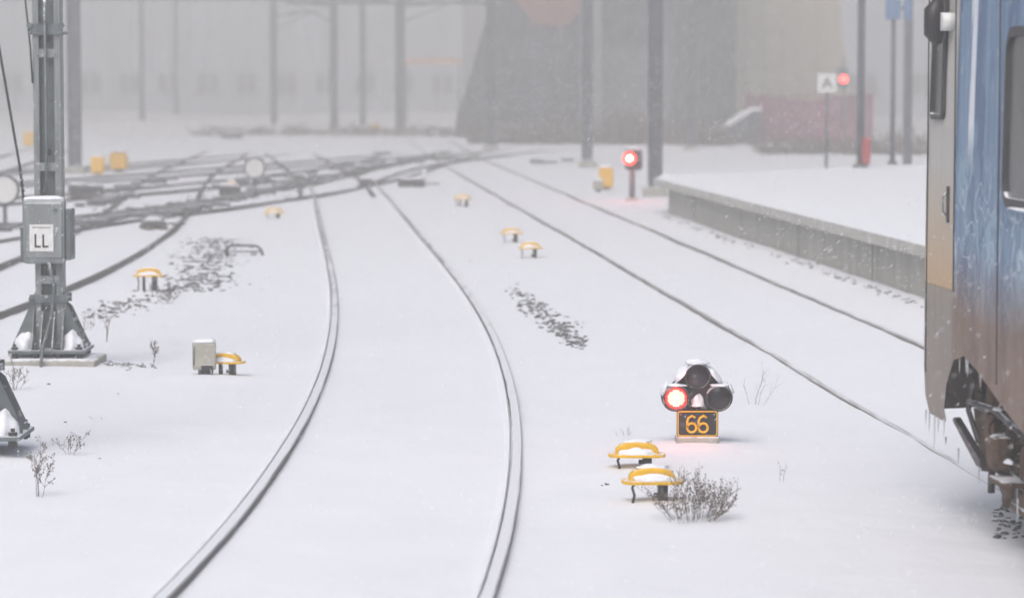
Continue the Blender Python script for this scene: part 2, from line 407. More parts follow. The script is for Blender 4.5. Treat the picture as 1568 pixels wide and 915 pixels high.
def digit6(cx,cz,h,par):
    r=h*.26; pts=[]
    for k in range(25):
        t=math.radians(180+360*k/24); pts.append((cx+r*math.cos(t),-.066,cz-h/2+r+r*1.0*math.sin(t)))
    tube('digit_6_bowl',pts,.0085,M['yellowp'],par,6)
    p2=[(cx-r,-.066,cz-h/2+r),(cx-r,-.066,cz+.015),(cx-r*.75,-.066,cz+h/2-.02),(cx-.0,-.066,cz+h/2-.006),(cx+r*.8,-.066,cz+h/2-.018)]
    tube('digit_6_stem',p2,.0085,M['yellowp'],par,6)
digit6(-.038,zc,.115,sg); digit6(.038,zc,.115,sg)
box('neck',(0,.05,.12),(.12,.1,.26),M['black'],sg,.01)
box('concrete_base',(0,0,.005),(.285,.2,.08),M['conc'],sg,.015)
for s in(-1,1): tube('plate_bolt',[(s*.11,-.07,zc+.06),(s*.11,-.058,zc+.06)],.006,M['galv'],sg,6)
# ------------------------------------------------------------ second red signal on post
g=G(968,308); e=empty('red_post_signal',(g.x,g.y,0))
tube('post',[(0,0,-.1),(0,0,.62)],.06,M['farsteel'],e,10); box('foot',(0,0,.03),(.25,.25,.08),M['conc'],e,.02)
box('head',(0.03,.05,.83),(.34,.2,.42),M['darkm'],e,.05)
ring('hood',(-.06,.86),.12,.135,-.22,-.05,M['black'],e,slope=.1); disc('lamp',(-.06,.86),.12,-.09,emis('far_red_lamp',(1,.02,.015),18),e)
disc('lamp_core',(-.06,.86),.05,-.106,emis('far_red_lamp_core',(1,.45,.35),36),e)
ring('hood_right',(.12,.74),.05,.06,-.16,-.05,M['black'],e,slope=.06); disc('lamp_dark',(.12,.74),.05,-.08,M['lens'],e)
blob('snow_cap',(.03,.05,1.04),(.32,.2,.04),M['snow'],e,3)
lampglow(e,(-.06,-.4,.86),20,.08)
# ------------------------------------------------------------ masts
def mast(u,v,detail=True,h=7.5,slab=True):
    g=G(u,v); e=empty('catenary_mast',(g.x,g.y,0))
    for s in(-1,1):
        box('channel_flange',(s*.108,0,h/2+.16),(.012,.2,h),M['galv'],e)
        box('channel_lip_front',(s*.083,-.094,h/2+.16),(.038,.012,h),M['galv'],e)
        box('channel_lip_rear',(s*.083,.094,h/2+.16),(.038,.012,h),M['galv'],e)
    box('web',(0,-.03,h/2+.16),(.2,.01,h),M['galvd'],e)
    it=[];k=.75
    while k<h:
        it.append(boxd((0,-.103,k),(.19,.006,.07))); 
        for s in(-1,1):
            it.append(tube_data([(s*.07,-.103,k),(s*.07,-.118,k)],.011,6))
        k+=.95
    multi('batten_plates',it,M['galv'],e)
    sl=[]
    for k in np.arange(.85,h,.95): sl.append(tube_data([(0,-.033,k+.02),(0,-.0385,k+.02)],.028,14))
    multi('web_holes',sl,M['black'],e)
    for y in(-.11,.11):
        for s in(-1,1):
            prism('gusset',[(s*.115,.17),(s*.31,.17),(s*.31,.20),(s*.165,.52),(s*.115,.56)],y-.006,y+.006,M['galvd'],e)
    for s in(-1,1):
        prism('side_gusset',[(-.28,.17),(.28,.17),(.12,.5),(-.12,.5)],s*.12,s*.132,M['galvd'],e,0,'x')
        prism('front_gusset',[(-.11,.17),(-.3,.17),(-.3,.2),(-.13,.48),(-.11,.48)],s*.05-.005,s*.05+.005,M['galv'],e,0,'x')
        o=blob('gusset_snow',(s*.2,-.12,.175),(.19,.26,.14),M['snow'],e,2,.3,s)
    box('base_plate',(0,0,.155),(.64,.6,.03),M['galvd'],e,.005)
    it=[]
    for sx in(-1,-.35,.35,1):
        for sy in(-1,1):
            it.append(tube_data([(sx*.27,sy*.25,.09),(sx*.27,sy*.25,.22)],.014,8)); it.append(tube_data([(sx*.27,sy*.25,.17),(sx*.27,sy*.25,.195)],.028,6)); it.append(tube_data([(sx*.27,sy*.25,.1),(sx*.27,sy*.25,.14)],.03,6))
    multi('anchor_bolts',it,M['darkm'],e)
    if slab: box('foundation',(0,0,.03),(.84,.74,.12),M['conc'],e,.02); blob('foundation_snow',(.0,-.02,.085),(.78,.6,.02),M['snow'],e,5,.1,3)
    it=[boxd((0,-.118,.59),(.32,.012,.07)),boxd((0,.118,.59),(.32,.012,.07)),boxd((-.135,0,.59),(.012,.24,.07)),boxd((.135,0,.59),(.012,.24,.07))]
    for s in(-1,1): it.append(tube_data([(s*.145,-.15,.59),(s*.145,.15,.59)],.013,8)); it.append(tube_data([(s*.145,-.14,.59),(s*.145,-.12,.59)],.024,6))
    multi('collar',it,M['galvd'],e)
    return e
e=mast(79,562)
it=[boxd((0,-.118,2.85),(.27,.012,.09))]
for s in(-1,1): it.append(tube_data([(s*.135,-.15,2.82),(s*.135,.15,2.82)],.014,8)); it.append(tube_data([(s*.135,-.14,2.88),(s*.135,-.12,2.88)],.026,6))
multi('upper_clamp',it,M['galvd'],e)
box('equipment_box',(-.02,-.17,1.16),(.36,.11,.54),M['galv'],e,.03); box('box_lid',(-.02,-.232,1.17),(.31,.016,.46),M['galv'],e,.008)
box('box_side_bracket',(.19,-.13,1.14),(.06,.18,.44),M['galvd'],e,.02); box('box_side_flange',(-.205,-.15,1.05),(.03,.12,.3),M['galvd'],e,.01)
tube('box_lock',[(.08,-.24,1.35),(.08,-.255,1.35)],.02,M['galvd'],e,8)
box('sign_plate',(-.035,-.246,1.11),(.2,.006,.225),M['plate'],e)
lt=[]
for x0 in(-.085,-.02): lt.append(boxd((x0,-.251,1.085),(.014,.004,.11))); lt.append(boxd((x0+.022,-.251,1.0375),(.044,.0045,.014)))
multi('sign_letters',lt,M['black'],e)
multi('sign_small_print',[boxd((-.035+.022*k,-.251,1.198),(.012,.003,.008)) for k in range(-3,4)],M['black'],e)
blob('box_snow',(-.02,-.17,1.43),(.34,.1,.03),M['snow'],e,4)
tube('cable_conduit',[(0.0,-.16,3.2),(.0,-.15,1.75),(-.01,-.14,1.5)],.013,M['galvd'],e)
tube('earth_cable',[(.02,-.24,.9),(.06,-.2,.7),(.03,-.17,.45),(-.02,-.34,.2),(-.02,-.44,.08),(-.02,-.44,-.1)],.014,M['galvd'],e)
tube('guy_wire',[(-.2,-.12,1.4),(-.23,-.12,1.7),(-.46,-.1,3.1),(-1.13,0,7.5)],.011,M['darkm'],e,8)
for k in range(5): tube('guy_clip',[(-.205-.006*k,-.135,1.5+.045*k),(-.205-.006*k,-.1,1.5+.045*k)],.014,M['darkm'],e,6)
tube('thin_wire',[(-.19,-.1,3.3),(-.13,-.12,2.7),(-.115,-.12,2.4)],.008,M['darkm'],e,6)
e=mast(-34,700,slab=False)
def farmast(u,v,w=.22,h=9,arm=None,name='catenary_mast',foot=True):
    g=G(u,v); e=empty(name,(g.x,g.y,0))
    for s in(-1,1):
        box('flange',(s*w*.44,0,h/2),(w*.12,w*.8,h),M['farsteel'],e)
    box('web',(0,0,h/2),(w*.76,w*.15,h),M['farsteel'],e)
    box('foot',(0,0,.08),(w*1.7,w*1.7,.22),M['conc'],e,.04)
    if arm:
        tube('cantilever_arm',[(0,0,5.6),(arm,0,5.9)],.04,M['farsteel'],e,8); tube('cantilever_strut',[(0,0,4.9),(arm*.8,0,5.85)],.03,M['farsteel'],e,8)
        tube('insulator',[(arm*.3,0,5.72),(arm*.5,0,5.8)],.09,M['darkm'],e,8)
    return e
farmast(115,266,.33,9,2.6); farmast(218,186,.3,10); farmast(420,196,.34,10,2.5); farmast(512,207,.34,10,-2.5); farmast(556,197,.3,10)
farmast(613,207,.42,10,3); farmast(752,231,.34,10,-2.6); farmast(899,256,.3,9,-2.4); farmast(1003,300,.30,9,-2.6); farmast(1058,232,.28,10,2.5); farmast(270,180,.25,10)
farmast(1389,272,.2,9)
e=empty('catenary_portal_beam',(0,0,0))
for (ya,xa,xb,z) in [(121,-9,-.6,5.5),(150,-26,-6,6.4)]:
    it=[boxd(((xa+xb)/2,ya,z),(xb-xa,.12,.12)),boxd(((xa+xb)/2,ya,z+.6),(xb-xa,.12,.12))]
    x=xa
    while x<xb-.6:
        it.append(tube_data([(x,ya,z),(x+.6,ya,z+.6)],.035,5)); it.append(tube_data([(x+.6,ya,z+.6),(x+1.2,ya,z)],.035,5)); x+=1.2
    multi('truss',it,M['farsteel'],e)
def rounddisc(u,v,r=.27,h=.55):
    g=G(u,v); e=empty('round_track_indicator',(g.x,g.y,0))
    tube('post',[(0,.05,-.1),(0,.05,h)],.035,M['farsteel'],e,8)
    ring('rim',(0,h),r*.86,r,-.03,.03,M['darkm'],e); disc('face',(0,h),r*.87,-.005,M['plate'],e,dome=.0)
    box('bracket',(0,.03,h-.1),(.12,.06,.2),M['darkm'],e,.01); box('foot',(0,.05,.02),(.3,.3,.06),M['darkm'],e)
rounddisc(390,290,.25,.48); rounddisc(7,345,.26,.6)
def lineside(u,v,w,h,name='yellow_lineside_box',mat='yellowp',rnd_=.03):
    g=G(u,v); e=empty(name,(g.x,g.y,0)); 
    box('body',(0,0,h/2+.05),(w,w*.7,h),M[mat],e,rnd_); box('door',(0,-w*.35-.006,h/2+.05),(w*.8,.012,h*.8),M[mat],e,.004)
    box('foot',(0,0,.02),(w*.5,w*.5,.12),M['darkm'],e); blob('snow_cap',(0,0,h+.05),(w*.95,w*.66,.06),M['snow'],e,4); return e
lineside(150,268,.34,.42); lineside(182,264,.5,.5,rnd_=.2); lineside(928,290,.32,.44); lineside(45,225,.4,.5); lineside(916,294,.22,.2,'lineside_cabinet','boxg')
lineside(705,200,.4,.5); lineside(575,205,.4,.4); lineside(355,290,.2,.12); lineside(650,284,.1,.25,'lineside_cabinet','plate',.01)
g=G(313,580); e=empty('lineside_cabinet',(g.x,g.y,gz(g.x,g.y)),.12)
box('body',(0,0,.15),(.19,.16,.22),M['boxg'],e,.012); box('door',(0,-.083,.155),(.17,.008,.19),M['boxg'],e,.003); box('leg',(0,0,.02),(.1,.1,.12),M['darkm'],e)
box('lower_latch',(.02,-.09,.06),(.09,.03,.045),M['darkm'],e,.008); blob('snow_cap',(0,0,.262),(.19,.16,.03),M['snow'],e,4)
tube('hinge',[(-.085,-.09,.08),(-.085,-.09,.24)],.005,M['galvd'],e,6)
g=G(375,392); e=empty('cable_hoop',(g.x,g.y,0))
tube('pipe',[(-.25,0,-.05),(-.25,0,.1),(-.2,0,.15),(.15,.1,.14),(.22,.1,.08),(.25,.1,-.05)],.018,M['darkm'],e,8); tube('lower_pipe',[(-.2,.05,.06),(.2,.12,.06)],.012,M['darkm'],e,6)
# ------------------------------------------------------------ stones
def stones(name,fn,n,smin,smax,seed,sink=.35):
    r=random.Random(seed); it=[]
    base=bmesh.new(); bmesh.ops.create_icosphere(base,subdivisions=1,radius=1); bv=[v.co.copy() for v in base.verts]; bf=[tuple(v.index for v in f.verts) for f in base.faces]; base.free()
    for _ in range(n):
        x,y=fn(r); s=r.uniform(smin,smax); sc=Vector((s*r.uniform(.8,1.6),s*r.uniform(.7,1.3),s*r.uniform(.5,.9)))
        R=Euler((r.uniform(-.5,.5),r.uniform(-.5,.5),r.uniform(0,6))).to_matrix(); k=r.random()*99
        it.append(([R@Vector((v.x*sc.x,v.y*sc.y,v.z*sc.z))*(1+.35*noise.noise(v*1.5+Vector((k,0,0))))+Vector((x,y,gz(x,y)-s*sink*r.random())) for v in bv],bf))
    return multi(name,it,M['stone'])
def pt(u,v): g=G(u,v); return g.x,g.y
def f1(r):
    t=r.random()**.8; w=6+9*math.sin(t*3.1); u=785+105*t+r.gauss(0,w); v=442+88*t+r.gauss(0,4); return pt(u,v)
stones('exposed_ballast_stones',f1,330,.010,.034,1)
def f2(r):
    v=r.uniform(366,446); c=335-(v-366)*.35; v=round(v/5.5)*5.5+r.gauss(0,1.1); return pt(c+r.gauss(0,24),v)
stones('exposed_ballast_stones',f2,560,.012,.042,2)
def f3(r):
    t=r.random(); return pt(120+170*t+r.gauss(0,18),492-55*t+r.gauss(0,5))
stones('exposed_ballast_stones',f3,150,.012,.036,3)
def f4(r): 
    return pt(r.uniform(1520,1600),r.uniform(772,822))
stones('exposed_ballast_stones',f4,80,.010,.03,4)
def f5(r): return pt(r.uniform(160,240),r.gauss(563,2.5))
stones('exposed_ballast_stones',f5,60,.01,.022,5)
def f6(r): return r.choice([pt(153,704),pt(100,648),pt(181,604),pt(75,590),pt(930,744),pt(922,745),pt(122,671),pt(95,595),pt(400,442),pt(250,500),pt(235,497),pt(265,475),pt(430,470),pt(740,400),pt(450,350),pt(720,400)])
stones('scattered_snow_debris',f6,26,.008,.018,6)
def f7(r):
    y=r.uniform(30,52); return 4.42-.0835*(y-32)-.18+r.gauss(0,.04),y
stones('platform_foot_stones',f7,110,.015,.035,7,.3)
def f8(r):
    t=r.random(); return pt(150+300*t+r.gauss(0,20),330-40*t+r.gauss(0,6))
stones('exposed_ballast_stones',f8,180,.02,.05,8)
# ------------------------------------------------------------ dry plants
def plant(name,u,v,h,w,n,seed,seeds=0,rad=.0018,sub=2,lean=0,up=.3):
    r=random.Random(seed); g=G(u,v); g.z=gz(g.x,g.y)-.02; it=[]
    def br(p,d,l,rd,lev):
        pts=[p.copy()]; q=p.copy(); dd=d.copy()
        for k in range(4):
            dd=(dd+Vector((r.gauss(0,.13),r.gauss(0,.13),r.gauss(.02,.06)))).normalized(); q=q+dd*l/4; pts.append(q.copy())
            if lev>0 and k>0:
                for _ in range(sub if lev>1 else 1):
                    a=(dd+Vector((r.gauss(0,.55),r.gauss(0,.55),r.uniform(0,up)))).normalized(); br(q.copy(),a,l*r.uniform(.25,.5),rd*.75,lev-1)
        it.append(tube_data(pts,[rd*(1-.15*i) for i in range(5)],4))
        if seeds and (lev==0 or r.random()<.6):
            for _ in range(seeds):
                if r.random()<.4: continue
                i=r.randint(2,4); c=pts[i]+Vector((r.gauss(0,.006),r.gauss(0,.006),r.gauss(0,.006))); s=r.uniform(.003,.006)
                it.append(tube_data([c-Vector((0,0,s)),c,c+Vector((0,0,s))],[s*.3,s*.7,s*.3],5))
    for i in range(n):
        a=r.uniform(0,6.28); sp=r.uniform(0,1)**.7*w/2
        d=Vector((math.cos(a)*sp/h+lean,math.sin(a)*sp/h,1)).normalized()
        br(g+Vector((math.cos(a)*sp*.45,math.sin(a)*sp*.3,0)),d,h*r.uniform(.6,1.05)*(1-.25*(sp/(w/2))),rad,2 if sub>1 else 1)
    return multi(name,it,M['twig'])
plant('dry_bush',1060,797,.25,.60,50,21,1,.0015,2,0,.6)
plant('dry_weed',55,762,.34,.14,4,2,4,.002,2); plant('dry_weed',108,700,.16,.16,5,3,1); plant('dry_weed',235,556,.2,.06,2,4,4,.003,2)
plant('dry_weed',163,522,.34,.02,2,5,3,.005,1); plant('dry_weed',20,598,.22,.25,6,6,1,.002); plant('dry_weed',1195,738,.12,.16,2,7,1,.0016,1)
plant('dry_weed',960,668,.09,.25,5,8,0,.0014,1); plant('dry_weed',1155,616,.33,.3,5,9,0,.0015,1); plant('dry_weed',150,643,.06,.25,5,10,0,.0015,1)
plant('dry_weed',255,465,.25,.3,9,11,2,.003,2); plant('dry_weed',130,505,.2,.4,8,12,1,.0025,1); plant('dry_weed',1040,740,.12,.25,7,13,0,.0014)
# ------------------------------------------------------------ platform
def pe(y): return 4.42-.0835*(y-32.0)
e=empty('station_platform')
outline=[(pe(3),3),(pe(52.3),52.3),(pe(52.3)+.9,53.6),(9.5,62),(16,62),(16,3)]
prism('retaining_wall',outline,-.2,.56,M['conc'],e,0,'z')
lip=[(pe(3)-.13,3),(pe(53)-.16,53.0),(pe(53)+.6,54.2),(9.5,62.4),(16.2,62.4),(16.2,3)]
prism('coping_slab',lip,.563,.70,M['concl'],e,.012,'z')
V=[];Fc=[];sx_=rng(0,1.001,.03);sy_=rng(3,54,.5)
for y in sy_:
    for k in sx_:
        x=pe(y)-.06+k*11.5+(.05*noise.noise(Vector((y*.8,0,7))) if k==0 else 0); z=.745+.02*noise.noise(Vector((x*1.2,y*.8,4)))+.02*noise.noise(Vector((x*.3,y*.3,2)))
        if k==0: z=.69
        V.append((x,y,z))
n=len(sx_)
for j in range(len(sy_)-1):
    for i in range(n-1): Fc.append((j*n+i,j*n+i+1,(j+1)*n+i+1,(j+1)*n+i))
obj('platform_snow',V,Fc,M['snow'],e,smooth=True)
prism('platform_snow_end',[(pe(53)-.05,53.4),(pe(53)+.75,54.15),(9.5,62.2),(16,62.2),(16,53.4)],.702,.742,M['snow'],e,.015,'z')
it=[]
for y in np.arange(6,52,4.8): it.append(boxd((pe(y)-.002,y,.18),(.012,.04,.76)))
multi('panel_joints',it,M['jnt'],e)
it=[]
for y in np.arange(5,52,2.4): it.append(boxd((pe(y)-.13,y,.632),(.012,.02,.13)))
multi('coping_joints',it,M['jnt'],e)
def pole(name,x,y,z0,h,r,mat='farsteel'):
    e=empty(name,(x,y,z0)); tube('pole',[(0,0,0),(0,0,h)],[r,r*.85],M[mat],e,10); tube('foot_flange',[(0,0,0),(0,0,.06)],r*2,M['farsteel'],e,10); return e
d=58; e=pole('platform_lamp_post',(1317-784)/F*d,d,.74,7.5,.075,'farsteel')
tube('lamp_arm',[(0,0,7.4),(-.9,0,7.6)],.05,M['galvd'],e,8); box('lamp_head',(-1.1,0,7.58),(.6,.25,.12),M['galvd'],e,.04)
box('red_fire_box',(.1,-.12,.32),(.16,.12,.5),M['redp'],e,.03); box('control_box',(0,-.1,3.5),(.2,.12,.5),M['darkm'],e,.02)
d=66; e=pole('platform_sign_post',(1265-784)/F*d,d,.3,2.0,.035,'farsteel')
box('sign_board',(0,-.05,2.05),(.42,.04,.42),M['plate'],e,.01); text('sign_letter','A',.34,(0,-.073,2.04),M['darkm'],e)
d=60; e=pole('platform_information_post',(1366-784)/F*d,d,.74,3.3,.05,'farsteel')
box('blue_sign_left',(-.02,-.06,3.08),(.30,.1,.4),M['bluep'],e,.02); box('blue_sign_right',(.28,-.02,3.08),(.16,.1,.4),M['bluep'],e,.02); tube('bracket',[(-.1,0,3.1),(.3,0,3.1)],.03,M['farsteel'],e,6)
d=105; e=pole('red_mast_signal',(1290-784)/F*d,d,0,3.2,.05,'farsteel')
box('signal_head',(0,.05,2.5),(.34,.2,.7),M['farsteel'],e,.06); disc('red_lamp',(0,2.45),.13,-.07,emis('far_red_lamp_b',(1,.03,.025),26),e); ring('hood',(0,2.45),.13,.145,-.2,-.05,M['black'],e,slope=.08)
# ------------------------------------------------------------ background buildings
bd=mk('dark_cladding',(.035,.04,.055),.8,0,.6,.35,streak=True); br_=mk('brown_red_panel',(.20,.07,.055),.8,0,.3,.5)
be=mk('beige_render',(.46,.41,.33),.85,0,.12,.5,streak=True); gy=mk('pale_grey_cladding',(.46,.49,.58),.8,0,.12,.3,streak=True); pu=mk('plum_fence',(.20,.06,.10),.8,0,.45,.7)
wn=mk('building_window',(.18,.19,.23),.3,0,.2,2)
def building(name,x0,x1,y,depth,h,mat,cols,rows,trim=None):
    e=empty(name,((x0+x1)/2,y+depth/2,0)); w=x1-x0
    box('walls',(0,0,h/2-.3),(w,depth,h+.6),mat,e); box('roof_parapet',(0,0,h+.15),(w+.4,depth+.4,.5),M['farsteel'],e)
    it=[];fr=[]
    for i in range(cols):
        for j in range(rows):
            cx=-w/2+(i+.5)*w/cols; cz=2.2+j*(h-2.5)/max(rows,1)
            it.append(boxd((cx,-depth/2-.02,cz),(w/cols*.5,.1,1.2))); fr.append(boxd((cx,-depth/2-.03,cz-.66),(w/cols*.6,.2,.1)))
    if it: multi('windows',it,wn,e); multi('sills',fr,M['conc'],e)
    rb=[boxd((-w/2+i*w/(cols*2),-depth/2-.06,h/2),(.14,.12,h)) for i in range(cols*2+1)]
    multi('pilasters',rb,trim or mat,e); return e
e=building('dark_warehouse',-.9,9.25,125,14,15,bd,4,0)
prism('sloping_buttress',[(-5.08,0),(-6.6,0),(-6.45,1.0),(-5.9,2.6),(-5.08,5.6)],-7,-2,bd,e)
prism('red_roof_panel',[(-4.6,7.6),(-4.2,5.9),(-3.2,4.7),(-1.9,4.6),(-1.2,5.4),(-.9,7.6)],-7.16,-7.04,br_,e); box('loading_door',(.9,-7.1,1.9),(3.2,.12,3.8),mk('door_grey',(.09,.095,.105),.7,0,.2,1),e); box('plinth',(0,-7.15,.3),(10.2,.2,.7),M['farsteel'],e)
box('grey_bay',(-.9,-7.3,5),(.9,.5,10),mk('bay_grey',(.16,.17,.18),.8,0,.2,1),e); box('dark_bay',(4.2,-7.3,5),(1.4,.5,10),mk('bay_dark',(.015,.02,.03),.8,0,.2,1),e)
e=building('beige_silo_building',10.1,15.2,140,12,16,be,3,0)
prism('sloping_wing',[(2.55,0),(3.4,0),(3.05,2.5),(2.55,5)],-6,-1,be,e)
building('grey_depot_hall',-46,-3.4,205,20,11,gy,16,1)
building('grey_depot_hall',16,60,185,20,9,gy,12,1)
e=empty('depot_roof_sign',(-4.2,160,0)); box('panel',(0,0,3.4),(3.2,.2,.3),mk('pale_orange',(.6,.36,.22),.7),e); box('leg_left',(-1.4,.05,1.6),(.1,.1,3.4),M['farsteel'],e); box('leg_right',(1.4,.05,1.6),(.1,.1,3.4),M['farsteel'],e)
e=empty('loading_ramp',(8.2,112,0)); prism('ramp_body',[(-1.2,0),(1.0,0),(1.0,1.25),(.7,1.25)],-1,1,bd,e); prism('ramp_snow',[(-1.2,.02),(.7,1.28),(1.0,1.28),(1.0,1.4),(.65,1.4),(-1.3,.08)],-1.02,1.02,M['snow'],e)
def fence(name,x0,x1,y,h,mat,step=.35,fill=.9):
    it=[boxd(((x0+x1)/2,y,h*.95),(x1-x0,.05,.06)),boxd(((x0+x1)/2,y,h*.15),(x1-x0,.05,.06))]
    x=x0
    while x<x1: it.append(boxd((x,y+.05,h/2-.12*(1+math.sin(x*1.3))),(step*fill,.04,h))); x+=step
    return multi(name,it,mat)
fence('plum_board_fence',8.8,13.4,112,1.9,pu,.3,.97)
def scrub(name,x0,x1,y,h,n,seed):
    r=random.Random(seed); it=[]
    for _ in range(n):
        x=r.uniform(x0,x1); q=Vector((x,y+r.uniform(-2,2),-.1)); hh=h*r.uniform(.3,1)*(.6+.7*abs(noise.noise(Vector((x*.35,0,seed)))))
        it.append(tube_data([q,q+Vector((r.gauss(0,.15),0,hh*.5)),q+Vector((r.gauss(0,.35),0,hh))],[.035,.025,.01],4))
    return multi(name,it,M['twig'])
scrub('distant_scrub',-1.5,8,110,1.6,900,4); scrub('distant_scrub',8,20,98,1.1,900,5); scrub('distant_scrub',-14,-2,132,.9,400,6)
# ------------------------------------------------------------ train
th=math.atan(.0716)
T=empty('passenger_train',(2.30,17.0,0),th)
def zb(y):
    P=[(0,.57),(-.62,.56),(-.70,.60),(-.78,.78),(-.95,.93),(-1.2,.975),(-1.5,.93),(-2.0,.82),(-2.6,.70),(-3.2,.62),(-3.5,.52),(-30,.52)]
    for (a,za),(b_,zb_) in zip(P,P[1:]):
        if y<=a and y>=b_: return za+(zb_-za)*(a-y)/(a-b_)
    return .57
W=2.95; outl=[]
ysd=list(np.arange(-24,-6,1.0))+list(np.arange(-6,-.22,.06))
for y in ysd: outl.append((0,y))
for k in range(9):
    t=math.radians(180-90*k/8); outl.append((.22+.22*math.cos(t),-.22+.22*math.sin(t)*1.0))
for k in range(1,12): 
    x=.22+(W-.44)*k/12; outl.append((x,.0+.35*math.sin(math.pi*k/12)))
for k in range(9):
    t=math.radians(90-90*k/8); outl.append((W-.22+.22*math.cos(t),-.22+.22*math.sin(t)))
for y in reversed(ysd): outl.append((W,y))
rows=[0,.03,.08,.16,.26,.36,.46,.56,.66,.76,.86,.93,.97,.99,1.0]
V=[];Fc=[];n=len(outl)
for t in rows:
    for x,y in outl:
        z0=zb(y); z=z0+(3.95-z0)*t
        ins=.012*max(z-1.5,0)**2+.03*max(0,1-(z-.55)/.22)**2*(1 if y>-.7 else .2)
        if t>.93: ins+=.35*((t-.93)/.07)**2
        cx=W/2; k=1-ins/(W/2); yy_=y if y<-.8 else y-ins*1.5
        V.append((cx+(x-cx)*k,yy_,z))
for j in range(len(rows)-1):
    for i in range(n-1): Fc.append((j*n+i,j*n+i+1,(j+1)*n+i+1,(j+1)*n+i))
Fc.append(tuple(range((len(rows)-1)*n,len(rows)*n)))
tp=bpy.data.materials.new('weathered_train_paint'); tp.use_nodes=True; nt=tp.node_tree; L=nt.links; p=nt.nodes['Principled BSDF']; p.inputs['Roughness'].default_value=.55
tc=nn(nt,'ShaderNodeTexCoord'); sp=nn(nt,'ShaderNodeSeparateXYZ'); L.new(tc.outputs['Object'],sp.inputs[0])
def noi(sc,scale=(1,1,1),det=6,rough=.6,off=0):
    mp=nn(nt,'ShaderNodeMapping'); mp.inputs['Scale'].default_value=scale; mp.inputs['Location'].default_value=(off,off,off); L.new(tc.outputs['Object'],mp.inputs[0])
    q=nn(nt,'ShaderNodeTexNoise'); q.inputs['Scale'].default_value=sc; q.inputs['Detail'].default_value=det; q.inputs['Roughness'].default_value=rough; L.new(mp.outputs[0],q.inputs['Vector']); return q.outputs['Fac']
def mth(op,a,b_=None,c=None):
    q=nn(nt,'ShaderNodeMath',operation=op)
    for i,v in enumerate((a,b_,c)):
        if v is None: continue
        if isinstance(v,(int,float)): q.inputs[i].default_value=v
        else: L.new(v,q.inputs[i])
    return q.outputs[0]
def mrange(v,a,b_,c=0,d=1):
    q=nn(nt,'ShaderNodeMapRange'); L.new(v,q.inputs['Value'])
    for k,x in zip(('From Min','From Max','To Min','To Max'),(a,b_,c,d)): q.inputs[k].default_value=x
    return q.outputs[0]
def mix(f,a,b_):
    q=nn(nt,'ShaderNodeMixRGB')
    for i,v in zip(('Fac','Color1','Color2'),(f,a,b_)):
        if isinstance(v,(int,float)): q.inputs[i].default_value=v
        elif isinstance(v,tuple): q.inputs[i].default_value=(*v,1)
        else: L.new(v,q.inputs[i])
    return q.outputs[0]
Y=sp.outputs['Y']; Z=sp.outputs['Z']
streak=noi(9,(1,1,.06)); fine=noi(30,(1,1,.4)); big=noi(2.2)
cream=mix(streak,(.34,.33,.32),(.48,.47,.45)); 
cream=mix(mrange(Z,1.95,1.3),cream,(.46,.32,.18))
blue=mix(mrange(streak,.35,.65),(.085,.15,.27),(.18,.27,.39))
blue=mix(mth('MULTIPLY',mrange(noi(3,(1,1,.25),off=5),.52,.56),.8),blue,(.06,.11,.215))
blue=mix(mth('MULTIPLY',mrange(big,.55,.6),mrange(Z,2.6,1.6)),blue,(.23,.34,.45))
for sc_,o_,w_ in((4.0,3,.016),(6.5,11,.018),(5.0,21,.012)):
    g1=noi(sc_,(1,1,.8),1,.3,o_); ln=mth('ABSOLUTE',mth('SUBTRACT',g1,.5)); 
    ln=mrange(ln,w_,w_*.5)
    blue=mix(mth('MULTIPLY',mth('MULTIPLY',ln,mrange(Z,2.05,1.85)),.65),blue,(.42,.52,.60) if sc_<6 else (.045,.09,.20))
yb=mth('MULTIPLY_ADD',streak,.25,Y)
col=mix(mrange(Y,-.93,-.945),cream,blue)
wsl=mth('MULTIPLY',mrange(yb,-1.10,-1.11),mth('MULTIPLY',mrange(yb,-1.26,-1.20),mrange(Z,1.95,2.2)))
col=mix(wsl,col,(.60,.64,.70))
zz=mth('MULTIPLY_ADD',streak,.35,Z)
brown=mix(mrange(noi(6,(1,1,.3)),.35,.65),(.12,.078,.06),(.20,.14,.108))
col=mix(mrange(zz,1.72,1.35),col,brown)
greyd=mix(streak,(.18,.165,.15),(.30,.275,.25))
col=mix(mth('MULTIPLY',mth('MULTIPLY',mrange(Y,-1.0,-.86),mrange(Z,1.3,1.29)),.85),col,greyd)
col=mix(mth('MULTIPLY',mrange(Y,-.94,-.925),mrange(Z,1.3,1.31)),col,cream)
col=mix(mth('MULTIPLY',mrange(fine,.60,.72),.45),col,(.68,.70,.74))
L.new(col,p.inputs['Base Color'])
bp=nn(nt,'ShaderNodeBump'); bp.inputs['Strength'].default_value=.15; bp.inputs['Distance'].default_value=.01; L.new(fine,bp.inputs['Height']); L.new(bp.outputs[0],p.inputs['Normal'])
o=obj('body_shell',V,Fc,tp,T,smooth=True)
box('underframe',(W/2,-12,.98),(W-.7,22.6,.12),M['darkm'],T)
box('underframe_end',(W/2,-.45,.62),(W-.6,.5,.16),M['rust'],T,.02)
def sidex(z): return .012*max(z-1.5,0)**2
def rr_yz(y0,y1,z0,z1,r,x,seg=6):
    w=y1-y0;h=z1-z0; return [(a+(y0+y1)/2,b_+(z0+z1)/2) for a,b_ in rrect(w,h,r,seg)]
rub=mk('window_rubber',(.035,.035,.04),.6,0,.2,20,snow=1.1,frost=.7)
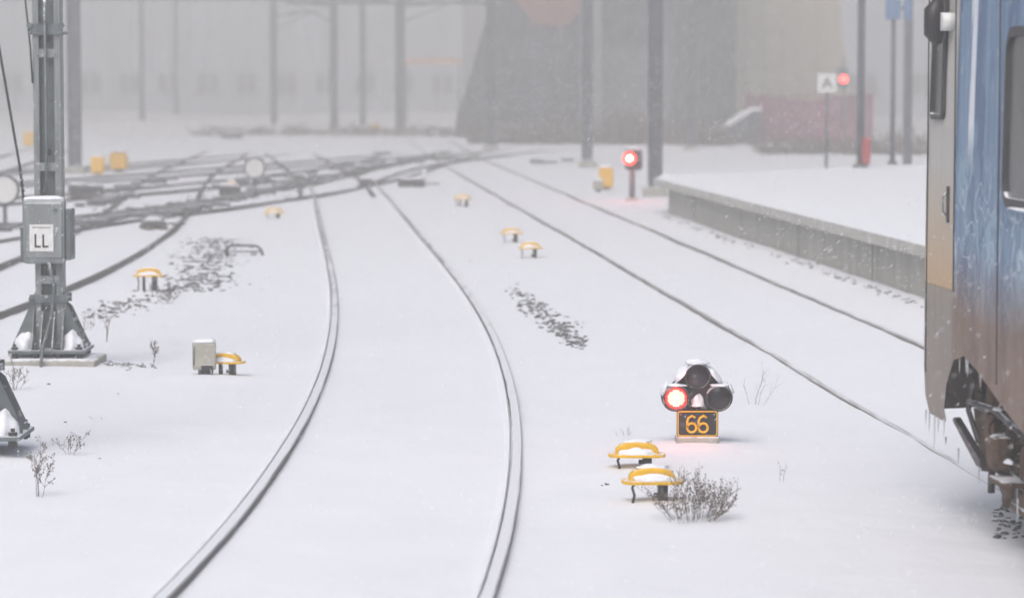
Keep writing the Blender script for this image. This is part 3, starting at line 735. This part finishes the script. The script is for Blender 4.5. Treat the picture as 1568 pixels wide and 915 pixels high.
for (y0,y1,z0,z1,nm,r) in [(-3.5,-2.12,1.85,2.64,'window',.09),(-5.6,-4.1,1.85,2.64,'window',.09),(-.64,-.36,2.24,3.25,'cab_window',.03)]:
    fw=.05 if nm=='window' else .028
    O=rr_yz(y0-fw,y1+fw,z0-fw,z1+fw,r+fw*.8,0); I=rr_yz(y0,y1,z0,z1,r,0); n=len(O)
    V=[(sidex(b_)-.018,a,b_) for a,b_ in O]+[(sidex(b_)-.024,a,b_) for a,b_ in I]+[(sidex(b_)+.03,a,b_) for a,b_ in O]+[(sidex(b_)+.02,a,b_) for a,b_ in I]
    Fc=[(i,(i+1)%n,(i+1)%n+n,i+n) for i in range(n)]+[(i,(i+1)%n,(i+1)%n+2*n,i+2*n) for i in range(n)]+[(i+n,(i+1)%n+n,(i+1)%n+3*n,i+3*n) for i in range(n)]
    obj(nm+'_frame',V,Fc,rub,T)
    obj(nm+'_glass',[(sidex(b_)-.006,a,b_) for a,b_ in I],[tuple(range(n))],M['glass'],T)
o=blob('window_sill_snow',(-.02,-2.85,1.80),(.05,1.2,.014),M['snow'],T,3)
it=[boxd((-.002,-.935,2.4),(.006,.012,2.2)),boxd((-.002,-.25,2.0),(.006,.01,2.4)),boxd((-.002,-1.95,2.2),(.006,.01,2.6))]
multi('panel_seams',it,rub,T)
box('door_handle_recess',(-.003,-.79,1.76),(.012,.045,.2),rub,T,.004); tube('door_handle',[(-.012,-.79,1.7),(-.03,-.79,1.72),(-.03,-.79,1.8),(-.012,-.79,1.82)],.006,M['galv'],T,6)
tube('side_mirror_pivot',[(.02,-.78,2.74),(-.05,-.78,2.74)],.05,M['plate'],T,14); tube('side_mirror_body',[(-.05,-.72,2.62),(-.075,-.72,2.68),(-.075,-.72,2.80),(-.04,-.72,2.88)],[.025,.055,.055,.02],M['black'],T,12)  # black cab mirror on a round white pivot, no lamp
# bogie parts
e=T
for yw in(-1.75,-4.2):
    tube('wheel',[(.74,yw,.45),(.88,yw,.45)],.45,M['rust'],e,32,False); tube('wheel_flange',[(.86,yw,.45),(.89,yw,.45)],.48,M['rust'],e,32,False)
    tube('wheel_opposite',[(W-.74,yw,.45),(W-.88,yw,.45)],.45,M['rust'],e,32,False); tube('axle',[(.3,yw,.45),(W-.3,yw,.45)],.08,M['rust'],e,12)
    box('axle_box',(.36,yw,.45),(.26,.32,.3),M['rust'],e,.03); tube('axle_cap',[(.2,yw,.45),(.25,yw,.45)],.12,M['rust'],e,16,False)
    for s in(-1,1):
        pts=[];
        for k in range(60):
            t=k/59; a=t*2*math.pi*5; pts.append((.30+.075*math.cos(a),yw+s*.26+.075*math.sin(a),.44+.36*t))
        tube('coil_spring',pts,.017,M['rust'],e,6)
        box('spring_seat',(.30,yw+s*.26,.415),(.2,.18,.04),M['rust'],e,.01)
prism('bogie_frame',[(-.95,.78),(-1.2,.9),(-4.7,.9),(-5.0,.78),(-4.8,.62),(-3.6,.60),(-3.3,.42),(-2.7,.42),(-2.35,.60),(-1.1,.62)],.3,.44,M['rust'],e,.015,'x')
tube('damper',[(.17,-1.15,.38),(.17,-1.2,.85)],.045,M['rust'],e,12); tube('damper_rod',[(.17,-1.14,.24),(.17,-1.16,.5)],.02,M['darkm'],e,8)
tube('damper_collar',[(.17,-1.15,.36),(.17,-1.15,.41)],.06,M['rust'],e,12)
tube('brake_hose',[(.12,-.95,.84),(.09,-.93,.66),(.13,-1.0,.5),(.2,-1.1,.46)],.016,M['black'],e,8); tube('brake_hose',[(.2,-.85,.8),(.16,-.9,.6),(.2,-1.05,.42),(.3,-1.2,.4)],.014,M['black'],e,8)
tube('brake_hose',[(.24,-1.3,.8),(.10,-1.34,.62),(.10,-1.4,.42),(.22,-1.5,.34)],.016,M['rust'],e,8)
prism('guard_iron',[(-.95,.62),(-1.1,.62),(-1.12,.35),(-1.05,.14),(-.98,.14),(-1.02,.35)],.5,.6,M['rust'],e,.006,'x')
prism('guard_bracket',[(-.82,.66),(-1.3,.66),(-1.3,.52),(-1.1,.42),(-.95,.46)],.14,.17,M['rust'],e,.006,'x')
prism('brake_shoe_hanger',[(-1.22,.62),(-1.36,.62),(-1.42,.4),(-1.34,.18),(-1.24,.2),(-1.28,.4)],.2,.28,M['rust'],e,.01,'x')
prism('skirt_stay',[(-.66,.575),(-.70,.595),(-1.35,.44),(-1.35,.40),(-1.25,.40)],.06,.10,M['black'],e,.004,'x')
box('brake_cylinder',(.32,-1.32,.32),(.26,.28,.18),M['rust'],e,.05); box('step_plate',(.18,-1.6,.36),(.2,.3,.03),M['rust'],e,.006); box('lower_beam',(.26,-2.2,.26),(.12,1.4,.12),M['rust'],e,.02)
box('valve_block',(.13,-1.48,.5),(.12,.16,.18),M['rust'],e,.04); box('valve_block',(.22,-1.08,.62),(.14,.14,.14),M['rust'],e,.04)
tube('brake_rigging',[(.2,-1.2,.5),(.22,-1.6,.3),(.25,-2.4,.27)],.03,M['rust'],e,8); tube('pipe_run',[(.1,-.9,.7),(.1,-1.5,.72),(.12,-2.4,.62)],.018,M['darkm'],e,8)
tube('pipe_run',[(.35,-1.0,.28),(.2,-1.5,.22),(.2,-2.6,.2)],.02,M['rust'],e,8)
r=random.Random(5)
for k in range(14):
    x=r.uniform(.1,.35); y=r.uniform(-1.0,-2.2); z=r.uniform(.35,.75); blob('bogie_snow',(x,y,z),(r.uniform(.03,.08),r.uniform(.05,.12),r.uniform(.01,.03)),M['snow'],e,2,.4,k)
ice=mk('ice',(.5,.53,.58),.15,0,.1,10); it=[]
for k in range(22):
    y=-r.choice([r.uniform(.1,.65),r.uniform(.9,2.6),r.uniform(.9,1.8)]); l=r.uniform(.04,.12) if k>1 else .2; z=zb(y)+.01 if k%2 else r.uniform(.3,.45); x=.02 if k%2 else r.uniform(.1,.35)
    it.append(tube_data([(x,y,z),(x,y,z-l*.6),(x,y,z-l)],[.006,.004,.001],5))
multi('icicles',it,ice,e)
box('coupler',(W/2,.55,.95),(.3,.7,.3),M['darkm'],e,.04)
for s in(-1,1): tube('headlamp',[(W/2+s*.95,.16,1.5),(W/2+s*.95,.3,1.5)],.1,M['plate'],e,16)
box('windscreen',(W/2,.3,2.7),(1.9,.16,.9),M['glass'],e,.05,rot=(.0,0,0))
# ------------------------------------------------------------ falling snow
r=random.Random(11)
V=[];Fc=[]
for _ in range(42000):
    y=10+72*r.random()**.85; x=r.uniform(-.19,.19)*y+r.uniform(-1,1); z=r.uniform(.05,1+.055*y)
    s=r.uniform(.0014,.0040)*(1 if y<30 else 1+(y-30)/36); k=len(V); sl=r.uniform(1,2.6); wx=r.uniform(.5,1.3)*sl*s
    V+=[(x+s,y,z),(x-s,y,z),(x,y+s,z),(x,y-s,z),(x+wx,y,z+s*sl),(x-wx,y,z-s*sl)]
    Fc+=[(k,k+2,k+4),(k+2,k+1,k+4),(k+1,k+3,k+4),(k+3,k,k+4),(k+2,k,k+5),(k+1,k+2,k+5),(k+3,k+1,k+5),(k,k+3,k+5)]
obj('falling_snow',V,Fc,M['flake'])
# ------------------------------------------------------------ snow haze (real volume)
hz=bpy.data.materials.new('snow_haze'); hz.use_nodes=True; nt=hz.node_tree; nt.nodes.clear()
ou=nn(nt,'ShaderNodeOutputMaterial'); vs=nn(nt,'ShaderNodeVolumeScatter'); vs.inputs['Density'].default_value=.0104; vs.inputs['Color'].default_value=(.945,.962,1,1); vs.inputs['Anisotropy'].default_value=0
nt.links.new(vs.outputs[0],ou.inputs['Volume'])
box('snow_haze',(0,180,6),(100,420,15),hz)
# ------------------------------------------------------------ light
w=bpy.data.worlds.new('World'); S.world=w; w.use_nodes=True; nt=w.node_tree; bg_=nt.nodes['Background']
sk=nn(nt,'ShaderNodeTexSky'); sk.sky_type='NISHITA'; sk.sun_disc=False; sk.sun_elevation=math.radians(50); sk.sun_rotation=math.radians(200); sk.dust_density=6; sk.air_density=1
hs=nn(nt,'ShaderNodeHueSaturation'); hs.inputs['Saturation'].default_value=.62; hs.inputs['Value'].default_value=1.16; nt.links.new(sk.outputs[0],hs.inputs['Color']); nt.links.new(hs.outputs[0],bg_.inputs['Color']); bg_.inputs['Strength'].default_value=.15
su=bpy.data.lights.new('sun','SUN'); su.energy=1.2; su.angle=math.radians(40); su.color=(1,.985,.97); so=bpy.data.objects.new('sun',su); C.objects.link(so)
d=Vector((math.sin(math.radians(200))*math.cos(math.radians(50)),math.cos(math.radians(200))*math.cos(math.radians(50)),math.sin(math.radians(50))))
so.rotation_euler=d.to_track_quat('Z','Y').to_euler(); so.location=(0,0,30)
# ------------------------------------------------------------ camera
cd=bpy.data.cameras.new('camera'); cam=bpy.data.objects.new('camera',cd); C.objects.link(cam)
cd.sensor_width=36; cd.lens=36*F/1568; cd.clip_end=3000; cd.clip_start=.1
cam.location=(0,0,CAM_H); cam.rotation_euler=(math.pi/2-PITCH,0,0)
cd.dof.use_dof=True; cd.dof.focus_distance=20.5; cd.dof.aperture_fstop=2.2
S.camera=cam
S.view_settings.view_transform='Standard'; S.view_settings.look='None'; S.view_settings.exposure=0
